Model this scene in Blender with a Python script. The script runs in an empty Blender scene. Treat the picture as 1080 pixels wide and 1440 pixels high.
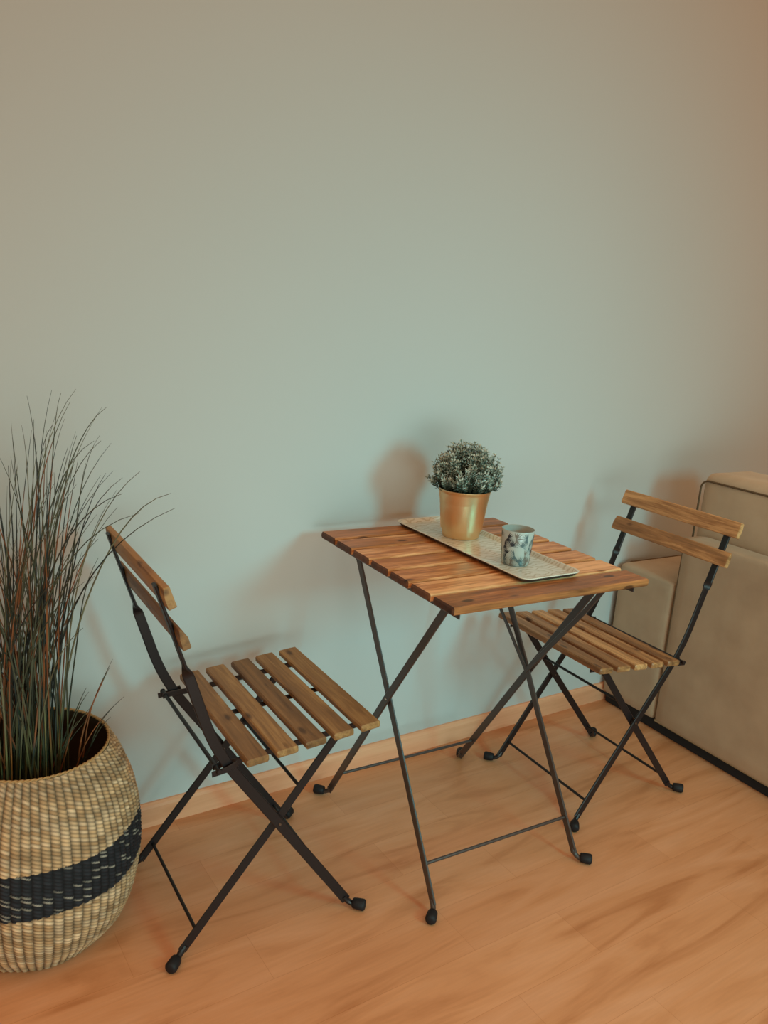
import bpy, math, random
from mathutils import Vector, Matrix
random.seed(7)
sc = bpy.context.scene
COL = sc.collection

# ------------------------------------------------------------------ colour / material helpers
def lin(r, g, b):
    f = lambda c: (c/12.92 if c <= .04045 else ((c+.055)/1.055)**2.4)
    return (f(r/255), f(g/255), f(b/255), 1)

def newmat(name):
    m = bpy.data.materials.new(name); m.use_nodes = True
    nt = m.node_tree; b = nt.nodes['Principled BSDF']
    return m, nt, b

def N(nt, kind, **kw):
    n = nt.nodes.new(kind)
    for k, v in kw.items():
        if k.startswith('i_'):
            n.inputs[k[2:].replace('_', ' ')].default_value = v
        else:
            setattr(n, k, v)
    return n

def plain(name, col, rough=.5, metal=0., spec=.5, bump=0., bscale=60., vary=0.):
    m, nt, b = newmat(name)
    b.inputs['Roughness'].default_value = rough
    b.inputs['Metallic'].default_value = metal
    b.inputs['Specular IOR Level'].default_value = spec
    tc = N(nt, 'ShaderNodeTexCoord')
    nz = N(nt, 'ShaderNodeTexNoise'); nz.inputs['Scale'].default_value = bscale
    nz.inputs['Detail'].default_value = 4
    nt.links.new(tc.outputs['Object'], nz.inputs['Vector'])
    mx = N(nt, 'ShaderNodeMix', data_type='RGBA')
    mx.inputs['A'].default_value = tuple(c*(1-vary) for c in col[:3])+(1,)
    mx.inputs['B'].default_value = tuple(min(1, c*(1+vary)) for c in col[:3])+(1,)
    nt.links.new(nz.outputs['Fac'], mx.inputs['Factor'])
    nt.links.new(mx.outputs['Result'], b.inputs['Base Color'])
    if bump:
        bp = N(nt, 'ShaderNodeBump'); bp.inputs['Strength'].default_value = bump
        bp.inputs['Distance'].default_value = .001
        nt.links.new(nz.outputs['Fac'], bp.inputs['Height'])
        nt.links.new(bp.outputs['Normal'], b.inputs['Normal'])
    return m

def wood(name, dark, mid, light, rough=.45):
    """oiled solid wood; 'gco' holds board coordinates (x along the grain), 'rnd' a random number per board"""
    m, nt, b = newmat(name)
    at = N(nt, 'ShaderNodeAttribute', attribute_name='gco')
    rn = N(nt, 'ShaderNodeAttribute', attribute_name='rnd')
    mp = N(nt, 'ShaderNodeMapping'); mp.inputs['Scale'].default_value = (2.2, 26, 26)
    nt.links.new(at.outputs['Vector'], mp.inputs['Vector'])
    n1 = N(nt, 'ShaderNodeTexNoise'); n1.inputs['Scale'].default_value = 2.0
    n1.inputs['Detail'].default_value = 6; n1.inputs['Roughness'].default_value = .6
    n1.inputs['Distortion'].default_value = .6
    nt.links.new(mp.outputs['Vector'], n1.inputs['Vector'])
    mp2 = N(nt, 'ShaderNodeMapping'); mp2.inputs['Scale'].default_value = (9, 160, 160)
    nt.links.new(at.outputs['Vector'], mp2.inputs['Vector'])
    n2 = N(nt, 'ShaderNodeTexNoise'); n2.inputs['Scale'].default_value = 2.0; n2.inputs['Detail'].default_value = 3
    nt.links.new(mp2.outputs['Vector'], n2.inputs['Vector'])
    mp3 = N(nt, 'ShaderNodeMapping'); mp3.inputs['Scale'].default_value = (9, 22, 22)
    nt.links.new(at.outputs['Vector'], mp3.inputs['Vector'])
    vo = N(nt, 'ShaderNodeTexVoronoi'); vo.inputs['Scale'].default_value = 1.0
    nt.links.new(mp3.outputs['Vector'], vo.inputs['Vector'])
    kn = N(nt, 'ShaderNodeMapRange'); kn.inputs['From Min'].default_value = .04; kn.inputs['From Max'].default_value = .17
    kn.inputs['To Min'].default_value = .45; kn.inputs['To Max'].default_value = 0
    nt.links.new(vo.outputs['Distance'], kn.inputs['Value'])
    # sum = noise + (rnd-.5)*k + fine*.2 - knot
    a1 = N(nt, 'ShaderNodeMath', operation='MULTIPLY_ADD'); a1.inputs[1].default_value = .34; 
    nt.links.new(rn.outputs['Fac'], a1.inputs[0]); nt.links.new(n1.outputs['Fac'], a1.inputs[2])
    a2 = N(nt, 'ShaderNodeMath', operation='MULTIPLY_ADD'); a2.inputs[1].default_value = .28
    nt.links.new(n2.outputs['Fac'], a2.inputs[0]); nt.links.new(a1.outputs[0], a2.inputs[2])
    a3 = N(nt, 'ShaderNodeMath', operation='SUBTRACT')
    nt.links.new(a2.outputs[0], a3.inputs[0]); nt.links.new(kn.outputs[0], a3.inputs[1])
    cr = N(nt, 'ShaderNodeValToRGB'); e = cr.color_ramp.elements
    e[0].position = .42; e[0].color = dark; e[1].position = 1.08; e[1].color = light
    k = e.new(.80); k.color = mid
    nt.links.new(a3.outputs[0], cr.inputs['Fac'])
    nt.links.new(cr.outputs['Color'], b.inputs['Base Color'])
    b.inputs['Roughness'].default_value = rough
    b.inputs['Specular IOR Level'].default_value = .4
    bp = N(nt, 'ShaderNodeBump'); bp.inputs['Strength'].default_value = .25; bp.inputs['Distance'].default_value = .0008
    nt.links.new(n2.outputs['Fac'], bp.inputs['Height']); nt.links.new(bp.outputs['Normal'], b.inputs['Normal'])
    return m

# ------------------------------------------------------------------ mesh builder
class MB:
    def __init__(s): s.v = []; s.f = []; s.g = []; s.r = []; s.mi = []; s.c = []
    def add(s, verts, faces, g=None, r=.5, mi=0):
        o = len(s.v); s.v += [tuple(p) for p in verts]
        s.g += [tuple(q) for q in g] if g else [tuple(p) for p in verts]
        s.r += [r]*len(verts)
        s.f += [tuple(i+o for i in f) for f in faces]; s.mi += [mi]*len(faces)
    def ring_skin(s, rings, caps=True, closed=False, **kw):
        n = len(rings[0]); V = [p for r in rings for p in r]; F = []
        m = len(rings)
        for i in range(m if closed else m-1):
            j = (i+1) % m
            for k in range(n):
                l = (k+1) % n
                F.append((i*n+k, i*n+l, j*n+l, j*n+k))
        if caps and not closed:
            F.append(tuple(range(n))[::-1]); F.append(tuple((m-1)*n+k for k in range(n)))
        s.add(V, F, **kw)
    def board(s, L, W, T, M, b=.0018, mi=0, endmi=None):
        """chamfered board: length along local x, width y, thickness z"""
        r = random.random(); off = Vector((random.uniform(-9, 9), random.uniform(-9, 9), random.uniform(-9, 9)))
        def octo(x, w, t):
            w /= 2; t /= 2
            return [(x, -w+b, -t), (x, w-b, -t), (x, w, -t+b), (x, w, t-b), (x, w-b, t), (x, -w+b, t), (x, -w, t-b), (x, -w, -t+b)]
        R = [octo(-L/2, W-2*b, T-2*b), octo(-L/2+b, W, T), octo(L/2-b, W, T), octo(L/2, W-2*b, T-2*b)]
        n0 = len(s.v)
        s.ring_skin([[M @ Vector(p) for p in q] for q in R], r=r, mi=mi)
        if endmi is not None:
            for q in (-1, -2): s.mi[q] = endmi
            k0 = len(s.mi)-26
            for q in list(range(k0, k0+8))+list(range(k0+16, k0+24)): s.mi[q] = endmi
        s.g[n0:] = [tuple(Vector(p)+off) for q in R for p in q]
    def bar(s, pts, n, w, t, twist=None, mi=0):
        """flat bar along pts; thickness direction n, width in plane. twist: per point (width dir override)"""
        pts = [Vector(p) for p in pts]; n = Vector(n).normalized(); R = []
        for i, P in enumerate(pts):
            a = (pts[i]-pts[i-1]).normalized() if i else None
            c = (pts[i+1]-pts[i]).normalized() if i < len(pts)-1 else None
            tg = ((a or c)+(c or a)).normalized()
            nn = (n-tg*n.dot(tg)).normalized(); wd = nn.cross(tg)
            if twist and i in twist:
                ang = twist[i]; rot = Matrix.Rotation(ang, 3, tg); nn = rot @ nn; wd = rot @ wd
            ch = min(t, w)*.3
            hw, ht = w/2, t/2
            R.append([P+wd*x+nn*y for x, y in ((-hw, -ht+ch), (-hw+ch, -ht), (hw-ch, -ht), (hw, -ht+ch), (hw, ht-ch), (hw-ch, ht), (-hw+ch, ht), (-hw, ht-ch))])
        s.ring_skin(R, mi=mi)
    def tube(s, pts, rad, n=10, mi=0, closed=False, r=.5):
        pts = [Vector(p) for p in pts]; R = []; m = len(pts)
        rad = rad if isinstance(rad, (list, tuple)) else [rad]*m
        ref = None
        for i, P in enumerate(pts):
            if closed: tg = (pts[(i+1) % m]-pts[i-1]).normalized()
            else: tg = (pts[min(i+1, m-1)]-pts[max(i-1, 0)]).normalized()
            if ref is None: ref = tg.orthogonal().normalized()
            ref = (ref-tg*ref.dot(tg)).normalized(); q = tg.cross(ref)
            R.append([P+(ref*math.cos(2*math.pi*k/n)+q*math.sin(2*math.pi*k/n))*rad[i] for k in range(n)])
        s.ring_skin(R, caps=not closed, closed=closed, mi=mi, r=r)
    def lathe(s, prof, n=64, c=(0, 0), mi=0):
        R = [[(c[0]+r*math.cos(2*math.pi*k/n), c[1]+r*math.sin(2*math.pi*k/n), z) for k in range(n)] for r, z in prof]
        s.ring_skin(R, caps=True, mi=mi)
    def rbox(s, lo, hi, r, n=10, puff=(0, 0, 0), mi=0, M=None):
        """rounded (optionally puffed) box"""
        lo = Vector(lo); hi = Vector(hi); c = (lo+hi)/2; h = (hi-lo)/2
        V = []; F = []; idx = {}
        def vert(i, j, k):
            key = (i, j, k)
            if key in idx: return idx[key]
            q = Vector((i/n*2-1, j/n*2-1, k/n*2-1))
            q = Vector([math.copysign(1-(1-abs(a))**1.7, a) if a else 0 for a in q])
            p = Vector((q.x*h.x, q.y*h.y, q.z*h.z))
            inn = Vector([max(-(h[a]-r), min(h[a]-r, p[a])) for a in range(3)])
            d = p-inn
            if d.length > 1e-9:
                # project on the rounding sphere/cylinder
                m_ = max(abs(d.x), abs(d.y), abs(d.z)); p = inn+d.normalized()*m_ if m_ > 0 else p
            for a in range(3):
                o1, o2 = (a+1) % 3, (a+2) % 3
                if abs(q[a]) > .999:
                    p[a] += math.copysign(puff[a]*(1-q[o1]**2)*(1-q[o2]**2), q[a])
            p = p+c
            if M: p = M @ p
            idx[key] = len(V); V.append(tuple(p)); return idx[key]
        for a in range(3):
            for side in (0, n):
                for i in range(n):
                    for j in range(n):
                        def kk(u, v):
                            t = [0, 0, 0]; t[a] = side; t[(a+1) % 3] = u; t[(a+2) % 3] = v; return vert(*t)
                        q = [kk(i, j), kk(i+1, j), kk(i+1, j+1), kk(i, j+1)]
                        F.append(tuple(q if side else q[::-1]))
        s.add(V, F, mi=mi)
    def build(s, name, mats, parent=None, smooth=None, loc=None):
        me = bpy.data.meshes.new(name); me.from_pydata(s.v, [], s.f)
        a = me.attributes.new('gco', 'FLOAT_VECTOR', 'POINT'); a.data.foreach_set('vector', [c for p in s.g for c in p])
        a = me.attributes.new('rnd', 'FLOAT', 'POINT'); a.data.foreach_set('value', s.r)
        if s.c:
            a = me.attributes.new('tint', 'FLOAT_COLOR', 'POINT'); a.data.foreach_set('color', [c for p in s.c for c in p])
        for m in (mats if isinstance(mats, (list, tuple)) else [mats]): me.materials.append(m)
        me.polygons.foreach_set('material_index', s.mi)
        me.update()
        if smooth is not None:
            me.polygons.foreach_set('use_smooth', [True]*len(me.polygons))
            if smooth < 3: me.set_sharp_from_angle(angle=smooth)
        o = bpy.data.objects.new(name, me); COL.objects.link(o)
        if parent: o.parent = parent
        if loc: o.location = loc
        return o

def thing(name, label, cat, loc=(0, 0, 0), rz=0., group=None):
    o = bpy.data.objects.new(name, None); COL.objects.link(o); o.empty_display_size = .05
    o.location = loc; o.rotation_euler = (0, 0, rz); o['label'] = label; o['category'] = cat
    if group: o['group'] = group
    return o

def fillet(pts, rad, k=5):
    """round the inner corners of a polyline"""
    pts = [Vector(p) for p in pts]; out = [pts[0]]
    for i in range(1, len(pts)-1):
        P = pts[i]; a = pts[i-1]-P; b = pts[i+1]-P
        d = min(rad, a.length*.45, b.length*.45); A = P+a.normalized()*d; B = P+b.normalized()*d
        for j in range(k+1):
            t = j/k; out.append(A*(1-t)**2+P*2*t*(1-t)+B*t*t)
    return out+[pts[-1]]

# ------------------------------------------------------------------ materials
M_TABLE = wood('oiled_table_wood', lin(84, 46, 22), lin(186, 116, 66), lin(242, 180, 126), .4)
M_CHAIRL = wood('brown_chair_wood', lin(84, 56, 32), lin(138, 98, 58), lin(168, 126, 78), .5)
M_CHAIRR = wood('light_brown_chair_wood', lin(80, 50, 30), lin(156, 108, 66), lin(208, 156, 104), .5)
M_STEEL = plain('dark_painted_steel', lin(27, 21, 23), .38, 0., .38, vary=.15, bscale=40)
M_STEELT = plain('brown_black_table_steel', lin(62, 51, 48), .36, 0., .6, vary=.2, bscale=12)
M_RUBBER = plain('black_rubber', lin(25, 22, 25), .6, 0., .3)
M_RIVET = plain('steel_rivet', lin(120, 112, 105), .35, 1.)

def wall_mat():
    m, nt, b = newmat('painted_wall')
    tc = N(nt, 'ShaderNodeTexCoord')
    n = N(nt, 'ShaderNodeTexNoise'); n.inputs['Scale'].default_value = 1.3; n.inputs['Detail'].default_value = 2
    nt.links.new(tc.outputs['Object'], n.inputs['Vector'])
    mx = N(nt, 'ShaderNodeMix', data_type='RGBA')
    mx.inputs['A'].default_value = (.50, .505, .49, 1); mx.inputs['B'].default_value = (.53, .53, .515, 1)
    nt.links.new(n.outputs['Fac'], mx.inputs['Factor']); nt.links.new(mx.outputs['Result'], b.inputs['Base Color'])
    b.inputs['Roughness'].default_value = .75; b.inputs['Specular IOR Level'].default_value = .25
    n2 = N(nt, 'ShaderNodeTexNoise'); n2.inputs['Scale'].default_value = 220
    nt.links.new(tc.outputs['Object'], n2.inputs['Vector'])
    bp = N(nt, 'ShaderNodeBump'); bp.inputs['Strength'].default_value = .06; bp.inputs['Distance'].default_value = .001
    nt.links.new(n2.outputs['Fac'], bp.inputs['Height']); nt.links.new(bp.outputs['Normal'], b.inputs['Normal'])
    return m

def floor_mat():
    m, nt, b = newmat('beech_laminate')
    tc = N(nt, 'ShaderNodeTexCoord')
    br = N(nt, 'ShaderNodeTexBrick'); br.offset = .37; br.offset_frequency = 2; br.squash = 1
    br.inputs['Scale'].default_value = 1.0; br.inputs['Brick Width'].default_value = .62
    br.inputs['Row Height'].default_value = .13; br.inputs['Mortar Size'].default_value = .0006
    br.inputs['Mortar Smooth'].default_value = .3; br.inputs['Bias'].default_value = 0
    br.inputs['Color1'].default_value = lin(212, 147, 104); br.inputs['Color2'].default_value = lin(220, 156, 113)
    br.inputs['Mortar'].default_value = lin(200, 134, 90)
    nt.links.new(tc.outputs['Object'], br.inputs['Vector'])
    # warped grain, long along x, slightly askew like a wide flamed veneer
    mp = N(nt, 'ShaderNodeMapping'); mp.inputs['Scale'].default_value = (1.5, 9, 1); mp.inputs['Rotation'].default_value = (0, 0, -.10)
    nt.links.new(tc.outputs['Object'], mp.inputs['Vector'])
    n1 = N(nt, 'ShaderNodeTexNoise'); n1.inputs['Scale'].default_value = 1.6; n1.inputs['Detail'].default_value = 5
    n1.inputs['Distortion'].default_value = 1.0; n1.inputs['Roughness'].default_value = .5
    nt.links.new(mp.outputs['Vector'], n1.inputs['Vector'])
    mp2 = N(nt, 'ShaderNodeMapping'); mp2.inputs['Scale'].default_value = (6, 90, 1)
    nt.links.new(tc.outputs['Object'], mp2.inputs['Vector'])
    n2 = N(nt, 'ShaderNodeTexNoise'); n2.inputs['Scale'].default_value = 2; n2.inputs['Detail'].default_value = 4
    nt.links.new(mp2.outputs['Vector'], n2.inputs['Vector'])
    cr = N(nt, 'ShaderNodeValToRGB'); e = cr.color_ramp.elements
    e[0].position = .28; e[0].color = (.72, .60, .48, 1); e[1].position = .70; e[1].color = (1.03, 1.08, 1.18, 1)
    k = e.new(.47); k.color = (.95, .92, .88, 1)
    nt.links.new(n1.outputs['Fac'], cr.inputs['Fac'])
    mu = N(nt, 'ShaderNodeMix', data_type='RGBA', blend_type='MULTIPLY'); mu.inputs['Factor'].default_value = 1
    nt.links.new(br.outputs['Color'], mu.inputs['A']); nt.links.new(cr.outputs['Color'], mu.inputs['B'])
    mr = N(nt, 'ShaderNodeMapRange'); mr.inputs['To Min'].default_value = .90; mr.inputs['To Max'].default_value = 1.08
    nt.links.new(n2.outputs['Fac'], mr.inputs['Value'])
    mu2 = N(nt, 'ShaderNodeVectorMath', operation='SCALE')
    nt.links.new(mu.outputs['Result'], mu2.inputs[0]); nt.links.new(mr.outputs[0], mu2.inputs['Scale'])
    nt.links.new(mu2.outputs['Vector'], b.inputs['Base Color'])
    b.inputs['Roughness'].default_value = .42; b.inputs['Specular IOR Level'].default_value = .4
    return m

def fabric_mat(name, a, c, rough=.9, scale=9.):
    m, nt, b = newmat(name)
    tc = N(nt, 'ShaderNodeTexCoord')
    n = N(nt, 'ShaderNodeTexNoise'); n.inputs['Scale'].default_value = scale; n.inputs['Detail'].default_value = 5
    nt.links.new(tc.outputs['Object'], n.inputs['Vector'])
    mx = N(nt, 'ShaderNodeMix', data_type='RGBA'); mx.inputs['A'].default_value = a; mx.inputs['B'].default_value = c
    cr = N(nt, 'ShaderNodeMapRange'); cr.inputs['From Min'].default_value = .3; cr.inputs['From Max'].default_value = .7
    nt.links.new(n.outputs['Fac'], cr.inputs['Value']); nt.links.new(cr.outputs[0], mx.inputs['Factor'])
    nt.links.new(mx.outputs['Result'], b.inputs['Base Color'])
    b.inputs['Roughness'].default_value = rough; b.inputs['Specular IOR Level'].default_value = .2
    b.inputs['Sheen Weight'].default_value = .25; b.inputs['Sheen Tint'].default_value = (1, .85, .7, 1)
    n2 = N(nt, 'ShaderNodeTexNoise'); n2.inputs['Scale'].default_value = 600; n2.inputs['Detail'].default_value = 2
    n3 = N(nt, 'ShaderNodeTexNoise'); n3.inputs['Scale'].default_value = 5; n3.inputs['Detail'].default_value = 3
    nt.links.new(tc.outputs['Object'], n2.inputs['Vector']); nt.links.new(tc.outputs['Object'], n3.inputs['Vector'])
    bp = N(nt, 'ShaderNodeBump'); bp.inputs['Strength'].default_value = .25; bp.inputs['Distance'].default_value = .001
    b2 = N(nt, 'ShaderNodeBump'); b2.inputs['Strength'].default_value = .5; b2.inputs['Distance'].default_value = .012
    nt.links.new(n2.outputs['Fac'], bp.inputs['Height']); nt.links.new(n3.outputs['Fac'], b2.inputs['Height'])
    nt.links.new(bp.outputs['Normal'], b2.inputs['Normal']); nt.links.new(b2.outputs['Normal'], b.inputs['Normal'])
    return m

def tint_mat(name, rough=.8, spec=.25):
    m, nt, b = newmat(name)
    a = N(nt, 'ShaderNodeAttribute', attribute_name='tint')
    nt.links.new(a.outputs['Color'], b.inputs['Base Color'])
    b.inputs['Roughness'].default_value = rough; b.inputs['Specular IOR Level'].default_value = spec
    return m

# ------------------------------------------------------------------ setting
WALL_Y = 1.746
def structure(o): o['kind'] = 'structure'; return o
mb = MB(); mb.add([(-3, WALL_Y, 0), (6, WALL_Y, 0), (6, WALL_Y, 3.2), (-3, WALL_Y, 3.2), (-3, WALL_Y+.1, 0), (6, WALL_Y+.1, 0), (6, WALL_Y+.1, 3.2), (-3, WALL_Y+.1, 3.2)],
                  [(0, 1, 2, 3), (5, 4, 7, 6), (3, 2, 6, 7), (1, 5, 6, 2), (4, 0, 3, 7), (4, 5, 1, 0)])
structure(mb.build('wall_back', wall_mat()))
mb = MB(); mb.add([(-3, -4, 0), (6, -4, 0), (6, WALL_Y+.1, 0), (-3, WALL_Y+.1, 0), (-3, -4, -.08), (6, -4, -.08), (6, WALL_Y+.1, -.08), (-3, WALL_Y+.1, -.08)],
                  [(0, 1, 2, 3), (7, 6, 5, 4), (0, 4, 5, 1), (1, 5, 6, 2), (2, 6, 7, 3), (3, 7, 4, 0)])
structure(mb.build('floor', floor_mat()))
# skirting board with a rounded top edge, pale beech veneer
mb = MB()
prof = [(0, 0), (-.013, 0), (-.013, .050), (-.011, .057), (-.006, .0608), (0, .0610)]
xs = [-3, 6]
mb.ring_skin([[(x, WALL_Y+a, z) for a, z in prof] for x in xs])
off = Vector((3.1, 2.2, 1.7)); mb.g = [tuple(Vector((p[0]*.4, p[1], p[2]*.5))+off) for p in mb.v]
M_BASE = wood('beech_skirting', lin(214, 146, 106), lin(228, 162, 124), lin(236, 172, 134), .45)
structure(mb.build('baseboard_back', M_BASE))

# ------------------------------------------------------------------ folding legs: shared pieces
def foot_cap(leg, P, d, mi=None):
    """rubber sleeve on a leg tip: P start of the horizontal toe, d outward direction"""
    d = Vector(d).normalized(); P = Vector(P); r = .0125; P.z = r
    m = MB()
    pts = [P+d*.002, P+d*.004, P+d*.012, P+d*.026, P+d*.030, P+d*.031]
    m.tube(pts, [r*.7, r*.86, r*.95, r, r*.8, r*.35], 14)
    m.build('foot_cap', M_RUBBER, leg, smooth=.9)

def rivet(parent, P, axis, r=.0045, h=.004, name='rivet'):
    P = Vector(P); a = Vector(axis).normalized(); m = MB()
    m.tube([P-a*h, P-a*h*.6, P+a*h*.6, P+a*h], [r*.5, r, r, r*.5], 12)
    m.build(name, M_RIVET, parent, smooth=.7)

# ------------------------------------------------------------------ folding chair (faces local +x)
def make_chair(name, label, loc, rz, wmat):
    root = thing(name, label, 'chair', loc, rz, 'folding chairs at the small table')
    CX, CZ = -.0325, .253; WA, WB = .1635, .1500
    # seat: five boards, slightly rising to the front
    s0, s1, z0, z1, L = -.1213, .1637, .4322, .4542, .402
    gap = .0160; w = (s1-s0-4*gap)/5; pitch = math.atan2(z1-z0, s1-s0); T = .015
    m = MB()
    for k in range(5):
        x = s0+w/2+k*(w+gap); z = z0+(z1-z0)*(x-s0)/(s1-s0)-T/2
        M = Matrix.Translation((x, 0, z)) @ Matrix.Rotation(-pitch, 4, 'Y') @ Matrix.Rotation(math.pi/2, 4, 'Z')
        m.board(L, w, T, M, b=.0028)
    m.build('seat', wmat, root)
    # seat rails beneath the boards
    zr = lambda x: z0+(z1-z0)*(x-s0)/(s1-s0)-T-.007
    for sy in (-1, 1):
        m = MB(); m.bar([(-.172, sy*.1568, .408), (-.150, sy*.1568, .411), (s0, sy*.1568, zr(s0)), (s1-.012, sy*.1568, zr(s1-.012))], (0, 1, 0), .013, .0035)
        m.build('seat_rail', M_STEEL, root, smooth=.6)
    m = MB(); m.bar([(s0+.01, .012, zr(s0+.01)+.004), (s1-.015, .012, zr(s1-.015)+.004)], (0, 0, 1), .016, .004)
    m.build('seat_strap', M_STEEL, root, smooth=.6)
    # long legs that carry the backrest
    top = (-.2845, .782); tw = (-.2263, .6134); kn = (-.170, .445); ft = (.1335, .019)
    for sy in (-1, 1):
        y = sy*WA
        d = Vector((1, sy*1.0, 0)).normalized()
        up = Vector((tw[0]-top[0], 0, tw[1]-top[1])).normalized()
        P_tw = Vector((tw[0], y, tw[1])); a0 = Vector((top[0], y, top[1]))
        pts = [a0, P_tw-up*.012, P_tw-up*.004, P_tw+up*.006, P_tw+up*.014]
        tl = fillet([P_tw+up*.014, (kn[0], y, kn[1]), (CX, y, CZ), (ft[0], y, ft[1])], .075, 8)
        pts += tl[1:]
        leg_end = Vector((ft[0], y, ft[1]))
        pts = pts[:-1]+[leg_end]
        tn = (pts[-1]-pts[-2]).normalized()
        m = MB()
        m.bar(pts, (0, 1, 0), .0205, .0055, twist={0: math.pi/2, 1: math.pi/2, 2: math.pi*.36, 3: math.pi*.14, 4: 0})
        # toe
        m.tube([leg_end-tn*.012, leg_end-tn*.004, leg_end+tn*.003+d*.003+Vector((0, 0, -.001)), Vector((leg_end.x+.004, y, .0105))+d*.010, Vector((leg_end.x+.004, y, .0105))+d*.018], [.0055, .0062, .0062, .0058, .0055], 10)
        lg = m.build('long_leg', M_STEEL, root, smooth=.6)
        foot_cap(lg, Vector((leg_end.x+.004, y, .0105))+d*.010, d)
        rivet(lg, (CX, sy*(WA-.006), CZ), (0, 1, 0), h=.0108)
        for z in (.625, .770, .728, .690):
            if z == .625: continue
    # short legs: seat front down to the rear foot
    bT = (.0926, .4120); bR = (-.222, .019)
    for sy in (-1, 1):
        y = sy*WB; d = Vector((-1, sy*1.0, 0)).normalized()
        le = Vector((bR[0], y, bR[1]))
        pts = [Vector((bT[0], y, bT[1])), Vector((CX, y, CZ)), le]
        tn = (pts[-1]-pts[-2]).normalized()
        m = MB(); m.bar(pts, (0, 1, 0), .019, .005)
        q = Vector((le.x-.004, y, .0105))
        m.tube([le-tn*.012, le-tn*.004, le+tn*.003+d*.003+Vector((0, 0, -.001)), q+d*.010, q+d*.018], [.0055, .0062, .0062, .0058, .0055], 10)
        # bracket holding the seat rail
        m.bar([(bT[0]-.012, y, bT[1]-.002), (bT[0]+.016, y, bT[1]+.012)], (0, 1, 0), .014, .005)
        lg = m.build('short_leg', M_STEEL, root, smooth=.6)
        foot_cap(lg, q+d*.010, d)
    # pivot rod behind the seat, with the hooks the seat folds on
    m = MB(); m.tube([(-.166, -.177, .4091), (-.166, .177, .4091)], .0042, 10)
    for sy in (-1, 1):
        m.tube([(-.166, sy*.177, .4091), (-.166, sy*.180, .4091)], [.006, .005], 10)
        m.bar([(-.178, sy*.1715, .403), (-.150, sy*.1715, .406), (-.128, sy*.1715, .414)], (0, 1, 0), .012, .0035)
    m.build('pivot_rod', M_STEEL, root, smooth=.7)
    # round cross rods
    bx = lambda z: (bR[0]+(CX-bR[0])*(z-.019)/(CZ-.019)) if z < CZ else (CX+(bT[0]-CX)*(z-CZ)/(bT[1]-CZ))
    ax = lambda z: ft[0]+(CX-ft[0])*(z-.019)/(CZ-.019)
    for x, z, yy in ((bx(.3142), .3142, WB), (ax(.0583), .0583, WA), (bx(.0536), .0536, WB)):
        m = MB(); m.tube([(x, -yy, z), (x, yy, z)], .0036, 10)
        m.build('cross_rod', M_STEEL, root, smooth=.7)
    # two back boards, screwed to the front of the long legs
    for (xa, za, xb, zb) in ((-.2703, .7899, -.2560, .7507), (-.2426, .7127, -.2302, .6737)):
        dv = Vector((xa-xb, 0, za-zb)); W = dv.length; dv.normalize(); nrm = Vector((dv.z, 0, -dv.x))  # to the front
        c = Vector(((xa+xb)/2, 0, (za+zb)/2))-nrm*.0075
        M = Matrix((( 0, dv.x, nrm.x, c.x), (1, 0, 0, 0), (0, dv.z, nrm.z, c.z), (0, 0, 0, 1)))
        m = MB(); low = za < .75; t = .0075; h = W/2; L = .402
        # planed profile: a shallow bevel on the rear of both boards, a deep one on the upper front of the lower board
        sec = [(-h, -t+.001), (-h+.001, -t), (h*.1, -t), (h-.001, -t+.0035), (h, -t+.0045)] + ([(h, -t+.0075), (h-.001, -t+.0085), (h*.05, t)] if low else [(h, t-.002), (h-.002, t), (0, t)]) + [(-h+.0015, t), (-h, t-.0015)]
        rr = random.random(); off = Vector((random.uniform(-9, 9), random.uniform(-9, 9), random.uniform(-9, 9)))
        loc = [[(x, y*k, z*k) for y, z in sec][::-1] for x, k in ((-L/2, .93), (-L/2+.002, 1), (L/2-.002, 1), (L/2, .93))]
        m.ring_skin([[M @ Vector(p) for p in q] for q in loc], r=rr)
        m.g = [tuple(Vector(p)+off) for q in loc for p in q]
        m.build('backrest_board', wmat, root)
    return root

make_chair('folding_chair', 'brown slatted folding chair on the left beside the woven basket, its back to the grass', (.712, 1.4426, 0), -.0354, M_CHAIRL)
make_chair('folding_chair', 'slatted folding chair on the right of the table with its back against the sofa', (1.6649, 1.4117, 0), math.pi-.056, M_CHAIRR)

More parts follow.
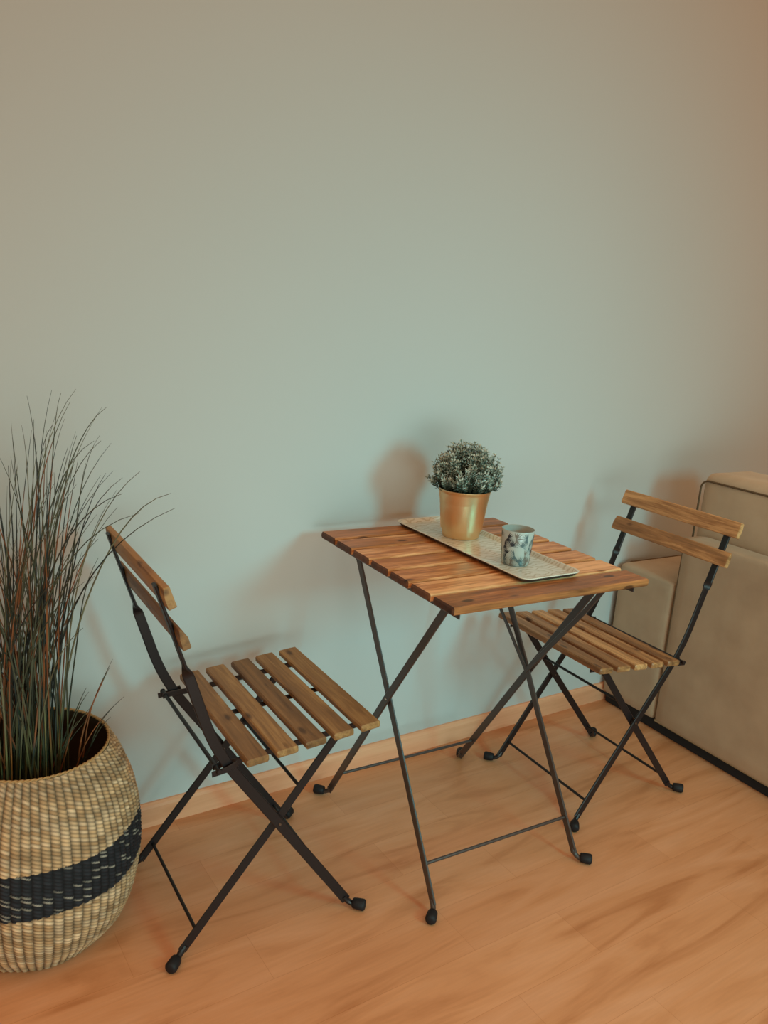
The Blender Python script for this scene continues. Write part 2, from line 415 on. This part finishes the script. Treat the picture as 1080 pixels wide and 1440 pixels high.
# ------------------------------------------------------------------ folding table
TX, TY, TR, TH = 1.2131, 1.3925, -.0421, .7232
def make_table():
    root = thing('folding_table', 'small square folding table with reddish slatted wooden top and black crossed steel legs', 'table', (TX, TY, 0), TR)
    L, W, gap, T = .5307, .5553, .0112, .0165
    w = (W-6*gap)/7
    m = MB()
    for k in range(7):
        y = -W/2+w/2+k*(w+gap)
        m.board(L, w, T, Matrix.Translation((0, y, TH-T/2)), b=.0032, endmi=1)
    m.build('tabletop', [M_TABLE, wood('shaded_oiled_end_grain', lin(48, 26, 16), lin(88, 50, 30), lin(112, 68, 42), .6)], root)  # end grain made darker still to hold the shade of the unlit slat ends
    for sx in (-1, 1):
        m = MB(); x = sx*.237; z = TH-T-.008
        m.bar([(x, -.262, z), (x, .255, z)], (1, 0, 0), .016, .003)
        m.bar([(x-sx*.008, -.262, z+.0065), (x-sx*.008, .255, z+.0065)], (0, 0, 1), .018, .003)
        m.build('top_rail', M_STEELT, root, smooth=.6)
    CY, CZ = .0086, .394
    for sx in (-1, 1):
        # leg standing at the front, leaning back;   leg standing at the back, leaning to the front
        for nm, x, yf, yt, dz in (('leg', sx*.2055, -.2300, .1927, .680), ('leg', sx*.2125, .2500, -.1900, .700 if sx > 0 else .690)):
            s = math.copysign(1, yf)
            d = Vector((sx, s, 0)).normalized(); le = Vector((x, yf, .019))
            pts = [Vector((x, yt, dz)), Vector((x, CY, CZ)), le]; tn = (pts[-1]-pts[-2]).normalized()
            m = MB(); m.bar(pts, (1, 0, 0), .0195, .0055)
            q = Vector((x, yf+s*.004, .0105))
            m.tube([le-tn*.012, le-tn*.004, le+tn*.003+d*.003+Vector((0, 0, -.001)), q+d*.010, q+d*.018], [.0050, .006, .006, .0058, .0055], 10)
            lg = m.build(nm, M_STEELT, root, smooth=.6)
            foot_cap(lg, q+d*.010, d)
        rivet(root, (sx*.209, CY, CZ), (1, 0, 0), .005, .0085)
    # folding stays of the right hand leg pair
    m = MB(); m.bar([(.196, .004, .398), (.190, .235, .640), (.190, .243, .690)], (1, 0, 0), .011, .004); m.build('stay', M_STEELT, root, smooth=.6)
    m = MB(); m.bar([(.197, .006, .392), (.190, -.170, .616), (.190, -.222, .690)], (1, 0, 0), .012, .004); m.build('stay', M_STEELT, root, smooth=.6)
    ly = lambda z, yf: yf+(CY-yf)*(z-.019)/(CZ-.019)
    for z, yf, x in ((.0893, -.23, .2055), (.0928, .25, .2125)):
        m = MB(); m.tube([(-x, ly(z, yf), z), (x, ly(z, yf), z)], .0038, 10)
        m.build('cross_rod', M_STEELT, root, smooth=.7)
    for sy, yt, z, x in ((1, .1927, .676, .2055), (-1, -.186, .686, .2125)):
        m = MB(); m.tube([(-x-.006, yt, z), (x+.006, yt, z)], .0038, 10)
        m.build('hinge_rod', M_STEELT, root, smooth=.7)
make_table()

# ------------------------------------------------------------------ tray, pot, cup
def on_table(x, y, z=0):
    c, s = math.cos(TR), math.sin(TR); return (TX+c*x-s*y, TY+s*x+c*y, TH+z)

def tray_mat():
    m, nt, b = newmat('patterned_melamine')
    tc = N(nt, 'ShaderNodeTexCoord')
    mp = N(nt, 'ShaderNodeMapping'); mp.inputs['Scale'].default_value = (1, 1, 1)
    nt.links.new(tc.outputs['Object'], mp.inputs['Vector'])
    w = N(nt, 'ShaderNodeTexWave', wave_type='RINGS'); w.inputs['Scale'].default_value = 28; w.inputs['Distortion'].default_value = 9
    w.inputs['Detail'].default_value = 2; w.inputs['Detail Scale'].default_value = 1.2
    nt.links.new(mp.outputs['Vector'], w.inputs['Vector'])
    cr = N(nt, 'ShaderNodeValToRGB'); e = cr.color_ramp.elements
    e[0].position = .12; e[0].color = lin(188, 180, 162); e[1].position = .42; e[1].color = lin(212, 210, 200)
    nt.links.new(w.outputs['Fac'], cr.inputs['Fac'])
    nt.links.new(cr.outputs['Color'], b.inputs['Base Color'])
    b.inputs['Roughness'].default_value = .16; b.inputs['Specular IOR Level'].default_value = .6
    return m
M_TRAYEDGE = plain('tray_rim_glaze', lin(214, 210, 196), .25, 0, .5)
M_TRAYOUT = plain('tray_underside', lin(70, 62, 54), .5)
def make_tray():
    cx, cy, z = on_table(.0375, .037, .0); rz = TR+.018
    root = thing('serving_tray', 'long narrow cream patterned tray lying across the wooden table', 'tray', (cx, cy, z), rz)
    def rr(hx, hy, r, zz, n=6):
        P = []
        for (sx, sy, a0) in ((1, 1, 0), (-1, 1, 90), (-1, -1, 180), (1, -1, 270)):
            for k in range(n+1):
                a = math.radians(a0+90*k/n); P.append((sx*(hx-r)+r*math.cos(a), sy*(hy-r)+r*math.sin(a), zz))
        return P
    hx, hy = .083, .252
    m = MB()
    # inner surface
    m.ring_skin([rr(hx-.016, hy-.016, .012, .0032), rr(hx-.012, hy-.012, .014, .0036), rr(hx-.003, hy-.003, .020, .0115)][::-1], caps=False, mi=0)
    m.add(rr(hx-.016, hy-.016, .012, .0032), [tuple(range(28))], mi=0)
    m.ring_skin([rr(hx-.003, hy-.003, .020, .0115), rr(hx, hy, .022, .0120), rr(hx+.0012, hy+.0012, .023, .0108), rr(hx, hy, .022, .0096)][::-1], caps=False, mi=1)
    m.ring_skin([rr(hx, hy, .022, .0096), rr(hx-.008, hy-.008, .016, .0016), rr(hx-.012, hy-.012, .014, .0002)][::-1], caps=False, mi=2)
    m.add(rr(hx-.012, hy-.012, .014, .0002), [tuple(range(28))[::-1]], mi=2)
    m.build('tray_body', [tray_mat(), M_TRAYEDGE, M_TRAYOUT], root, smooth=.5)
make_tray()

def make_plant():
    root = thing('potted_plant', 'small bushy grey-green plant in a brass-coloured pot on the tray', 'plant', (1.268, 1.526, TH+.0036))
    M_BRASS, nt, b = newmat('brushed_brass')
    b.inputs['Base Color'].default_value = (.90, .64, .36, 1); b.inputs['Metallic'].default_value = 1; b.inputs['Roughness'].default_value = .27
    b.inputs['Anisotropic'].default_value = .4
    tc = N(nt, 'ShaderNodeTexCoord'); n = N(nt, 'ShaderNodeTexNoise'); n.inputs['Scale'].default_value = 30
    nt.links.new(tc.outputs['Object'], n.inputs['Vector'])
    mr = N(nt, 'ShaderNodeMapRange'); mr.inputs['To Min'].default_value = .33; mr.inputs['To Max'].default_value = .42
    nt.links.new(n.outputs['Fac'], mr.inputs['Value']); nt.links.new(mr.outputs[0], b.inputs['Roughness'])
    H = .1205; r0, r1 = .0455, .0640
    m = MB()
    m.lathe([(r0-.006, .004), (r0-.003, .001), (r0-.0008, .0002), (r0, .0015)]+[(r0+(r1-.0006-r0)*t/16, .0015+(H-.0055)*t/16) for t in range(1, 16)]+[(r1-.0006, H-.004), (r1+.0008, H-.0025), (r1+.0010, H-.0008), (r1, H),
             (r1-.0016, H-.0006), (r1-.002, H-.004), (r0+.006, .02)], 72)
    m.build('flower_pot', M_BRASS, root, smooth=.6)
    m = MB(); m.lathe([(.001, H-.010), (r1-.006, H-.013)], 40); m.ring_skin([[(.058*math.cos(a*math.pi/12), .058*math.sin(a*math.pi/12), z) for a in range(24)] for z in (H-.03, H-.012)])
    m.build('soil', plain('dark_soil', lin(45, 40, 36), .9, bump=.8, bscale=300, vary=.4), root)
    # foliage: sprigs with many tiny paired leaves, paler at their tips
    R = random.Random(3); m = MB(); cols = []
    base = Vector((0, 0, H-.014)); C = Vector((0, 0, H+.022))
    def leaf(P, d, u, ln, wd, col):
        s = d.cross(u).normalized(); o = len(m.v)
        V = [P, P+d*ln*.5+s*wd-u*.0006, P+d*ln+u*.001, P+d*ln*.5-s*wd-u*.0006, P+d*ln*.5+u*.0009]
        m.add(V, [(0, 1, 4), (1, 2, 4), (2, 3, 4), (3, 0, 4)]); m.c.extend([col]*5)
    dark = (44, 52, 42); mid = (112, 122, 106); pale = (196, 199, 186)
    for i in range(400):
        a = R.uniform(0, 2*math.pi); el = math.asin(R.uniform(-.10, 1)); 
        rad = R.uniform(.80, 1.08)*(1.07 if R.random() < .15 else 1)
        E = C+Vector((math.cos(a)*math.cos(el)*.0800, math.sin(a)*math.cos(el)*.0800, math.sin(el)*.084))*rad
        if E.z < H-.006: E.z = H-.004+R.uniform(0, .01)
        S = base+Vector((E.x*.60, E.y*.60, 0)); up = Vector((0, 0, 1))
        K = S*.45+E*.55+Vector((E.x*.1, E.y*.1, .008)) 
        path = [S*(1-t)**2+K*2*t*(1-t)+E*t*t for t in [j/8 for j in range(9)]]
        n0 = len(m.v); m.tube([path[0], path[4], path[8]], [.0009, .0008, .0005], 3); m.c.extend([lin(58, 60, 46)]*(len(m.v)-n0))
        shade = R.uniform(-.25, .25)
        for j in range(3, 9):
            P = path[j]; tg = (path[min(j+1, 8)]-path[j-1]).normalized(); o1 = tg.orthogonal().normalized(); ph = R.uniform(0, 6.28)
            for k in range(4 if j < 8 else 5):
                aa = ph+k*2*math.pi/4; side = Matrix.Rotation(aa, 3, tg) @ o1
                d = (side+tg*R.uniform(.3, 1.1)).normalized()
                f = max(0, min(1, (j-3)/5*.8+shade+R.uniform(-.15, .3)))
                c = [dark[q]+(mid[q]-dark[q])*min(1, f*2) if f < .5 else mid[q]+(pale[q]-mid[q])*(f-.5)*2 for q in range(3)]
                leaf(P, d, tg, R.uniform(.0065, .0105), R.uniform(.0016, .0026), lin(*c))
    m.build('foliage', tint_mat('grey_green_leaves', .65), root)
make_plant()

def make_cup():
    root = thing('printed_tumbler', 'small glass tumbler printed with dark palm leaves, on the near end of the tray', 'tumbler', (1.243, 1.298, TH+.0036), .5)
    m = MB(); r0, r1, H = .0305, .0370, .0800
    rad = lambda z: r0+(r1-r0)*z/H
    m.lathe([(r0-.004, .0), (r0-.001, .0008), (r0, .003), (rad(.04), .04), (r1-.0003, H-.001), (r1-.0008, H), (r1-.0018, H-.0003), (rad(.04)-.0024, .04), (r0-.0018, .006), (r0-.006, .0045)], 64, mi=0)
    R = random.Random(11)
    def P(a, z, o=.00025): r = rad(z)+o; return (r*math.cos(a), r*math.sin(a), z)
    # palm fronds: fans of narrow leaflets round a midrib
    fr = [(a, z, R.uniform(0, 6.28), R.choice((1, 2, 1, 3, 2)), R.uniform(.8, 1.15)) for a in [i*2*math.pi/10 for i in range(10)] for z in (.008, .026, .046, .064)]
    for i, (a, z, ph, mi, sc_) in enumerate(fr):
        a += (.31 if i % 2 else 0)+R.uniform(-.1, .1)
        nl = 11; off = .0002+.00004*(i % 5)
        for k in range(nl):
            th = ph+(k-(nl-1)/2)*.33; ln = (.0175-.0006*abs(k-5))*sc_
            wd = .00115*sc_
            def q(u, v):
                du, dz = u*math.cos(th)-v*math.sin(th), u*math.sin(th)+v*math.cos(th)
                return P(a+du/.034, min(H-.001, max(.002, z+dz)), off)
            V = [q(0, 0), q(ln*.45, wd), q(ln, 0), q(ln*.45, -wd)]
            m.add(V, [(0, 3, 2, 1)], mi=mi)
    g, nt, b = newmat('frosted_pale_glass'); b.inputs['Base Color'].default_value = lin(196, 198, 190); b.inputs['Roughness'].default_value = .18
    b.inputs['Transmission Weight'].default_value = .25; b.inputs['Specular IOR Level'].default_value = .6
    m.build('tumbler_body', [g, plain('navy_leaf_print', lin(38, 48, 58), .3), plain('slate_leaf_print', lin(88, 104, 106), .3), plain('taupe_leaf_print', lin(120, 108, 98), .3)], root, smooth=.7)
make_cup()

# ------------------------------------------------------------------ basket and grass
BX, BY, BH = .2692, 1.539, .4008
BPROF = [(0, .1393), (.045, .172), (.089, .189), (.134, .196), (.178, .198), (.223, .196), (.267, .191), (.312, .182), (.356, .166), (.401, .1404)]
def brad(z):
    z = max(0, min(.4009, z))
    for (a, ra), (b, rb) in zip(BPROF, BPROF[1:]):
        if z <= b:
            t = (z-a)/(b-a); return ra+(rb-ra)*t
    return BPROF[-1][1]
def make_basket():
    root = thing('woven_basket', 'large round seagrass basket with a black band, standing by the left wall', 'basket', (BX, BY, 0))
    R = random.Random(5)
    # arc-length table so that the rows are evenly spaced on the skin
    zs = [i*.4/400 for i in range(401)]; rs = [brad(z) for z in zs]
    # smooth profile
    for _ in range(60): rs = [rs[0]]+[(rs[i-1]+2*rs[i]+rs[i+1])/4 for i in range(1, 400)]+[rs[-1]]
    arc = [0]
    for i in range(400): arc.append(arc[-1]+math.hypot(zs[i+1]-zs[i], rs[i+1]-rs[i]))
    tot = arc[-1]; ROWS = int(tot/.0074); SUB = 5; RIBS = 70; SU = 9
    nz = ROWS*SUB; nu = RIBS*SU
    tri = lambda: R.random()
    stitch = {}
    def tone(r, c):
        k = (r, c)
        if k not in stitch: stitch[k] = (R.random(), R.random())
        return stitch[k]
    V = []; C = []; j = 0
    straw = [(216, 178, 136), (204, 166, 124), (192, 152, 110), (224, 190, 152)]
    for i in range(nz+1):
        s = tot*i/nz
        while j < 399 and arc[j+1] < s: j += 1
        t = (s-arc[j])/(arc[j+1]-arc[j]); z = zs[j]+t*.001; r = rs[j]+t*(rs[j+1]-rs[j])
        dr = rs[min(j+1, 400)]-rs[j]; nl = math.hypot(dr, .001); nr, nzz = .001/nl, -dr/nl
        edge = min(1, (nz-i)/4, i/4)
        for k in range(nu):
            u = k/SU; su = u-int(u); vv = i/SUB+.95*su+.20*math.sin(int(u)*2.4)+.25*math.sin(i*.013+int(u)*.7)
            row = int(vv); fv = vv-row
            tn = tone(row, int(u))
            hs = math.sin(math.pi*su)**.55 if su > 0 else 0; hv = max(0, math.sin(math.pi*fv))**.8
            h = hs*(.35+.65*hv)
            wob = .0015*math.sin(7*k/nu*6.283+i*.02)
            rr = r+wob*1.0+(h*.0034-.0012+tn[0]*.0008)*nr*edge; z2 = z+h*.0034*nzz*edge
            a = 2*math.pi*k/nu
            V.append((rr*math.cos(a), rr*math.sin(a), max(z2, .001)))
            band = .1584 < z+.0008*math.sin(k*.9) < .2472
            if band:
                c = (34, 35, 40) if (tn[1] < .80 or not .25 < fv < .7) else (128, 122, 112)
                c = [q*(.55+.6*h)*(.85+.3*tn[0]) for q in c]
            else:
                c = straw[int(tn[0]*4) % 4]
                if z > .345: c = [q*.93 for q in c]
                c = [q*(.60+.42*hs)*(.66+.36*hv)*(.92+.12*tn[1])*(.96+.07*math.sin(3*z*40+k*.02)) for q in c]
            C.append(lin(*[max(0, min(255, q)) for q in c]))
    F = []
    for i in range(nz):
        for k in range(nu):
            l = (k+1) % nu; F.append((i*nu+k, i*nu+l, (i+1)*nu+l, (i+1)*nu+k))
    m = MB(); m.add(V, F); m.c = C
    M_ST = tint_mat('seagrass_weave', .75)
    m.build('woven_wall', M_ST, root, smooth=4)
    # inner wall and base
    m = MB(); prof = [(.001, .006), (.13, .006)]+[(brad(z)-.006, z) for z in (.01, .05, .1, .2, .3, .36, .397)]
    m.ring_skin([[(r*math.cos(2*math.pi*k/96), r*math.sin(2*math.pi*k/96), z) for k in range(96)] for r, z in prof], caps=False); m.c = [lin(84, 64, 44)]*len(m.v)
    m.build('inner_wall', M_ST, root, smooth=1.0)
    # rolled rim: two twisted strands
    for ph in (0, math.pi):
        m = MB(); n = 220; q = []
        for k in range(n):
            a = 2*math.pi*k/n; t = a*42+ph; q.append(((.1378+.0014*math.cos(t))*math.cos(a), (.1378+.0014*math.cos(t))*math.sin(a), .4000+.0014*math.sin(t)))
        m.tube(q, .0020, 6, closed=True); m.c = [lin(190*.9, 148*.9, 98*.9) for _ in m.v]
        m.build('rim_strand', M_ST, root, smooth=4)
make_basket()

def make_grass():
    root = thing('ornamental_grass', 'tall wispy dark green and rust coloured grass standing in the woven basket', 'plant', (BX, BY, .006))
    m = MB(); m.lathe([(.001, 0), (.085, 0), (.112, .27), (.116, .27), (.116, .276), (.110, .276), (.105, .255), (.001, .262)], 48)
    m.build('nursery_pot', [plain('black_pot_plastic', lin(28, 27, 28), .5)], root, smooth=.6)
    m = MB(); 
    prof = [(.108, .262), (.07, .272), (.001, .276)]
    m.lathe(prof, 40); m.build('soil', plain('black_soil', lin(30, 27, 24), .95, bump=1., bscale=200, vary=.4), root)
    R = random.Random(21)
    # tips (room x, room z) of the blades that stand out, all near y = 1.5
    tips = [(.27, 1.07), (.31, 1.08), (.325, 1.075), (.35, 1.082), (.402, 1.05), (.394, 1.05), (.39, 1.0), (.41, .985), (.38, .99), (.392, .99), (.40, .93), (.462, .93),
            (.43, .92), (.43, .89), (.522, .885), (.53, .855), (.46, .85), (.31, 1.02), (.30, 1.01), (.34, 1.06), (.26, 1.02), (.335, .98), (.365, .95), (.30, .96), (.28, 1.03), (.245, 1.0), (.35, 1.0), (.33, 1.03)]
    blades = []
    for x, z in tips:
        y = (1.5+R.uniform(-.09, .08)) if x < .425 else 1.325+R.uniform(-.02, .02); f = y/1.5
        blades.append((x*f, y, 1.254+(z-1.254)*f, 1))
    for i in range(150):
        x = R.gauss(.20, .10) if i % 3 else R.gauss(.30, .05); y = 1.52+R.uniform(-.17, .14); f = y/1.5; z = R.uniform(.72, 1.05)-abs(x-.26)*.5
        x = max(-.10, min(.42, x))
        blades.append((x*f, min(y, 1.70), z, 0))
    for x, z in ((.41, .57), (.40, .56), (.36, .52), (.425, .50), (.38, .47), (.36, .45), (.40, .46), (.37, .50), (.41, .45), (.34, .47), (.35, .44), (.30, .46), (.18, .5), (.15, .47)):
        blades.append((x*.99, 1.485+R.uniform(-.03, .05), z, 2))
    groups = {0: MB(), 1: MB(), 2: MB()}
    for bi, (x, y, z, kind) in enumerate(blades):
        a = R.uniform(0, 6.283); rb = .075*math.sqrt(R.random())
        rel = Vector((x-BX, y-BY, z-.006)); B = Vector((rb*math.cos(a)-.012, rb*math.sin(a)*.8, .268))
        B.x += rel.x*.10
        if kind == 2: B = Vector((rel.x*.45+R.uniform(-.03, .02), rel.y*.4, .268))
        h = rel.z-B.z
        lean = R.uniform(.14, .34) if kind != 2 else .45
        K1 = B+Vector(((rel.x-B.x)*lean*.35, (rel.y-B.y)*lean*.35, h*.42)); K2 = B+Vector(((rel.x-B.x)*(lean+.12), (rel.y-B.y)*(lean+.12), h*.80))
        if kind == 1: K2.z = B.z+h*R.uniform(.80, .93)
        n = 16; w0 = R.uniform(.0013, .0021); wob = R.uniform(0, 6)
        pts = []; rad = []
        for k in range(n+1):
            t = k/n; P = B*(1-t)**3+K1*3*t*(1-t)**2+K2*3*t*t*(1-t)+rel*t**3
            P += Vector((math.sin(t*7+wob)*.004*t*(1-t)*4, math.cos(t*6+wob)*.004*t*(1-t)*4, 0))
            pts.append(P); rad.append(w0*(1-t**2.2*.82))
        mb = groups[bi % 3]; n0 = len(mb.v); mb.tube(pts, rad, 4)
        rust = R.random() < .30; g = R.random()
        gc = [(50, 52, 38), (68, 68, 50), (42, 46, 42), (98, 94, 70)][int(g*4) % 4]
        p1, p2 = R.uniform(.05, .35), R.uniform(.5, .85)
        for k in range(n+1):
            t = k/n; c = list(gc)
            if rust and p1 < t < p2: c = [122, 72, 40]
            if t < .2: c = [c[0]*.9+14, c[1]*.9+12, c[2]*.85]
            if t > .85 and R.random() < .5: c = [74, 66, 48]
            v = R.uniform(.85, 1.2); mb.c.extend([lin(*[q*v for q in c])]*4)
    M_G = tint_mat('dry_grass_blades', .6, .3)
    for k in groups: 
        o = groups[k].build('blade_tuft', M_G, root, smooth=1.2)
make_grass()

# ------------------------------------------------------------------ sofa seen from behind
def make_sofa():
    root = thing('sofa', 'taupe fabric sofa on the right with its back towards the folding chair', 'sofa', (2.118, 1.500, 0), -.05)
    F = fabric_mat('taupe_sofa_fabric', lin(168, 144, 120), lin(182, 158, 133))
    FC = fabric_mat('taupe_cushion_fabric', lin(178, 153, 128), lin(192, 167, 141))
    PIP = plain('brown_piping', lin(92, 70, 46), .8)
    ZB = .036
    def part(name, lo, hi, r, puff=(0, 0, 0), mat=F, n=12, parent=root):
        m = MB(); m.rbox(lo, hi, r, n, puff); return m.build(name, mat, parent, smooth=1.2)
    def piping(parent, pts, r=.0028, name='piping', mat=PIP, closed=True):
        m = MB(); m.tube(pts, r, 8, closed=closed); m.build(name, mat, parent, smooth=1.)
    def rectloop(x, y0, y1, z0, z1, r, n=6):
        P = []
        for cy, cz, a0 in ((y1-r, z1-r, 0), (y0+r, z1-r, 90), (y0+r, z0+r, 180), (y1-r, z0+r, 270)):
            for k in range(n+1):
                a = math.radians(a0+90*k/n); P.append((x, cy+r*math.cos(a), cz+r*math.sin(a)))
        return P
    LEN = 1.62
    bk = part('back_frame', (0, -LEN, ZB), (.085, 0, .655), .014, (.004, 0, .004))
    m = MB(); m.tube([(.006, -.002, ZB+.004), (.006, -LEN, ZB+.004)], .0035, 8); m.build('hem_piping', plain('pale_piping', lin(150, 128, 98), .8), bk, smooth=1.)
    m = MB(); m.tube([(.006, -.004, ZB+.01), (.004, -.003, .35), (.006, -.004, .64)], .0022, 8); m.build('seam_piping', PIP, bk, smooth=1.)
    a1 = part('armrest', (.002, .004, ZB), (.92, .232, .502), .016, (.003, .003, .006))
    piping(a1, [(.004+.014, .016, .497), (.30, .013, .500), (.90, .013, .499)], .0028, 'seam_piping', F, False)
    piping(a1, [(.018, .228, ZB+.02), (.010, .231, .25), (.014, .228, .47), (.022, .224, .492), (.05, .226, .500), (.90, .226, .500)], .0028, 'piping', PIP, False)
    part('armrest', (.002, -LEN-.234, ZB), (.92, -LEN-.004, .502), .016, (.003, .003, .006))
    part('seat_base', (.09, -LEN, ZB+.01), (.88, -.002, .28), .015)
    for k in range(2):
        y1 = -.006-k*LEN/2; y0 = y1-LEN/2+.012
        sc_ = part('seat_cushion', (.26, y0, .282), (.90, y1, .445), .03, (.006, .004, .012), FC)
        yt = y1+(.044 if k == 0 else 0)
        bc = part('back_cushion', (.089, y0, .512), (.30, yt, .846), .035, (.005, .004, .005), FC, n=16)
        piping(bc, rectloop(.0865, y0+.010, yt-.006, .519, .820, .026), .0030)
        piping(bc, rectloop(.292, y0+.006, yt-.004, .519, .835, .03), .0030)
    # black block down to the floor, standing in for the shadow under the sofa
    m = MB(); m.rbox((.016, -LEN-.2, .001), (.86, .222, ZB+.012), .003, 4); m.build('gap_shadow_block', plain('gap_shadow_black', lin(26, 25, 28), .9), root)
make_sofa()

# ------------------------------------------------------------------ light
w = bpy.data.worlds.new('World'); sc.world = w; w.use_nodes = True
bg = w.node_tree.nodes['Background']; wn = w.node_tree
# warm interior: dim towards the horizon, brighter and less orange towards the ceiling
tc = N(wn, 'ShaderNodeTexCoord'); sp = N(wn, 'ShaderNodeSeparateXYZ'); wn.links.new(tc.outputs['Generated'], sp.inputs[0])
cr = N(wn, 'ShaderNodeValToRGB'); e = cr.color_ramp.elements
e[0].position = .0; e[0].color = (.33, .165, .07, 1); e[1].position = 1.0; e[1].color = (1.0, .66, .40, 1)
k = e.new(.35); k.color = (.42, .24, .115, 1)
wn.links.new(sp.outputs['Z'], cr.inputs['Fac']); wn.links.new(cr.outputs['Color'], bg.inputs['Color'])
bg.inputs['Strength'].default_value = 1.25

def area(name, loc, target, sx, sy, power, col, spread=180):
    l = bpy.data.lights.new(name, 'AREA'); l.shape = 'RECTANGLE'; l.size = sx; l.size_y = sy; l.energy = power; l.color = col; l.spread = math.radians(spread)
    o = bpy.data.objects.new(name, l); COL.objects.link(o); o.location = loc
    o.rotation_euler = (Vector(target)-Vector(loc)).to_track_quat('-Z', 'Y').to_euler(); return o
area('window_light', (1.70, -.80, 1.40), (1.20, 1.746, .62), .44, .52, 11.2, (.08, .63, .69), 102)
area('low_fill_left', (-.20, -1.10, .55), (1.0, 1.746, .35), 1.6, .8, 3.6, (.46, .90, .88), 74)  # soft teal fill, added to brighten the lower wall from the left
area('low_fill_centre', (.80, -1.60, .45), (1.45, 1.746, .32), 1.8, .8, 7.3, (.62, .90, .85), 96)  # second added fill, lifts the lower wall and softens the shadows there

# ------------------------------------------------------------------ camera
cam = bpy.data.cameras.new('camera'); co = bpy.data.objects.new('camera', cam); COL.objects.link(co); sc.camera = co
yaw, pitch, roll = .5958, .2396, .0743
cy_, sy_ = math.cos(yaw), math.sin(yaw); c, s = math.cos(pitch), math.sin(pitch)
fwd = Vector((sy_, cy_, 0)); right = Vector((cy_, -sy_, 0)); up = Vector((0, 0, 1))
f2 = fwd*c-up*s; u2 = up*c+fwd*s
c, s = math.cos(roll), math.sin(roll)
r3 = right*c+u2*s; u3 = u2*c-right*s
co.matrix_world = Matrix(((r3.x, u3.x, -f2.x, 0), (r3.y, u3.y, -f2.y, 0), (r3.z, u3.z, -f2.z, 1.2544), (0, 0, 0, 1)))
cam.sensor_fit = 'VERTICAL'; cam.sensor_height = 24; cam.lens = 1158.8/1440*24; cam.clip_start = .01
sc.view_settings.view_transform = 'Standard'; sc.view_settings.look = 'None'
sc.view_settings.exposure = 0; sc.view_settings.gamma = 1
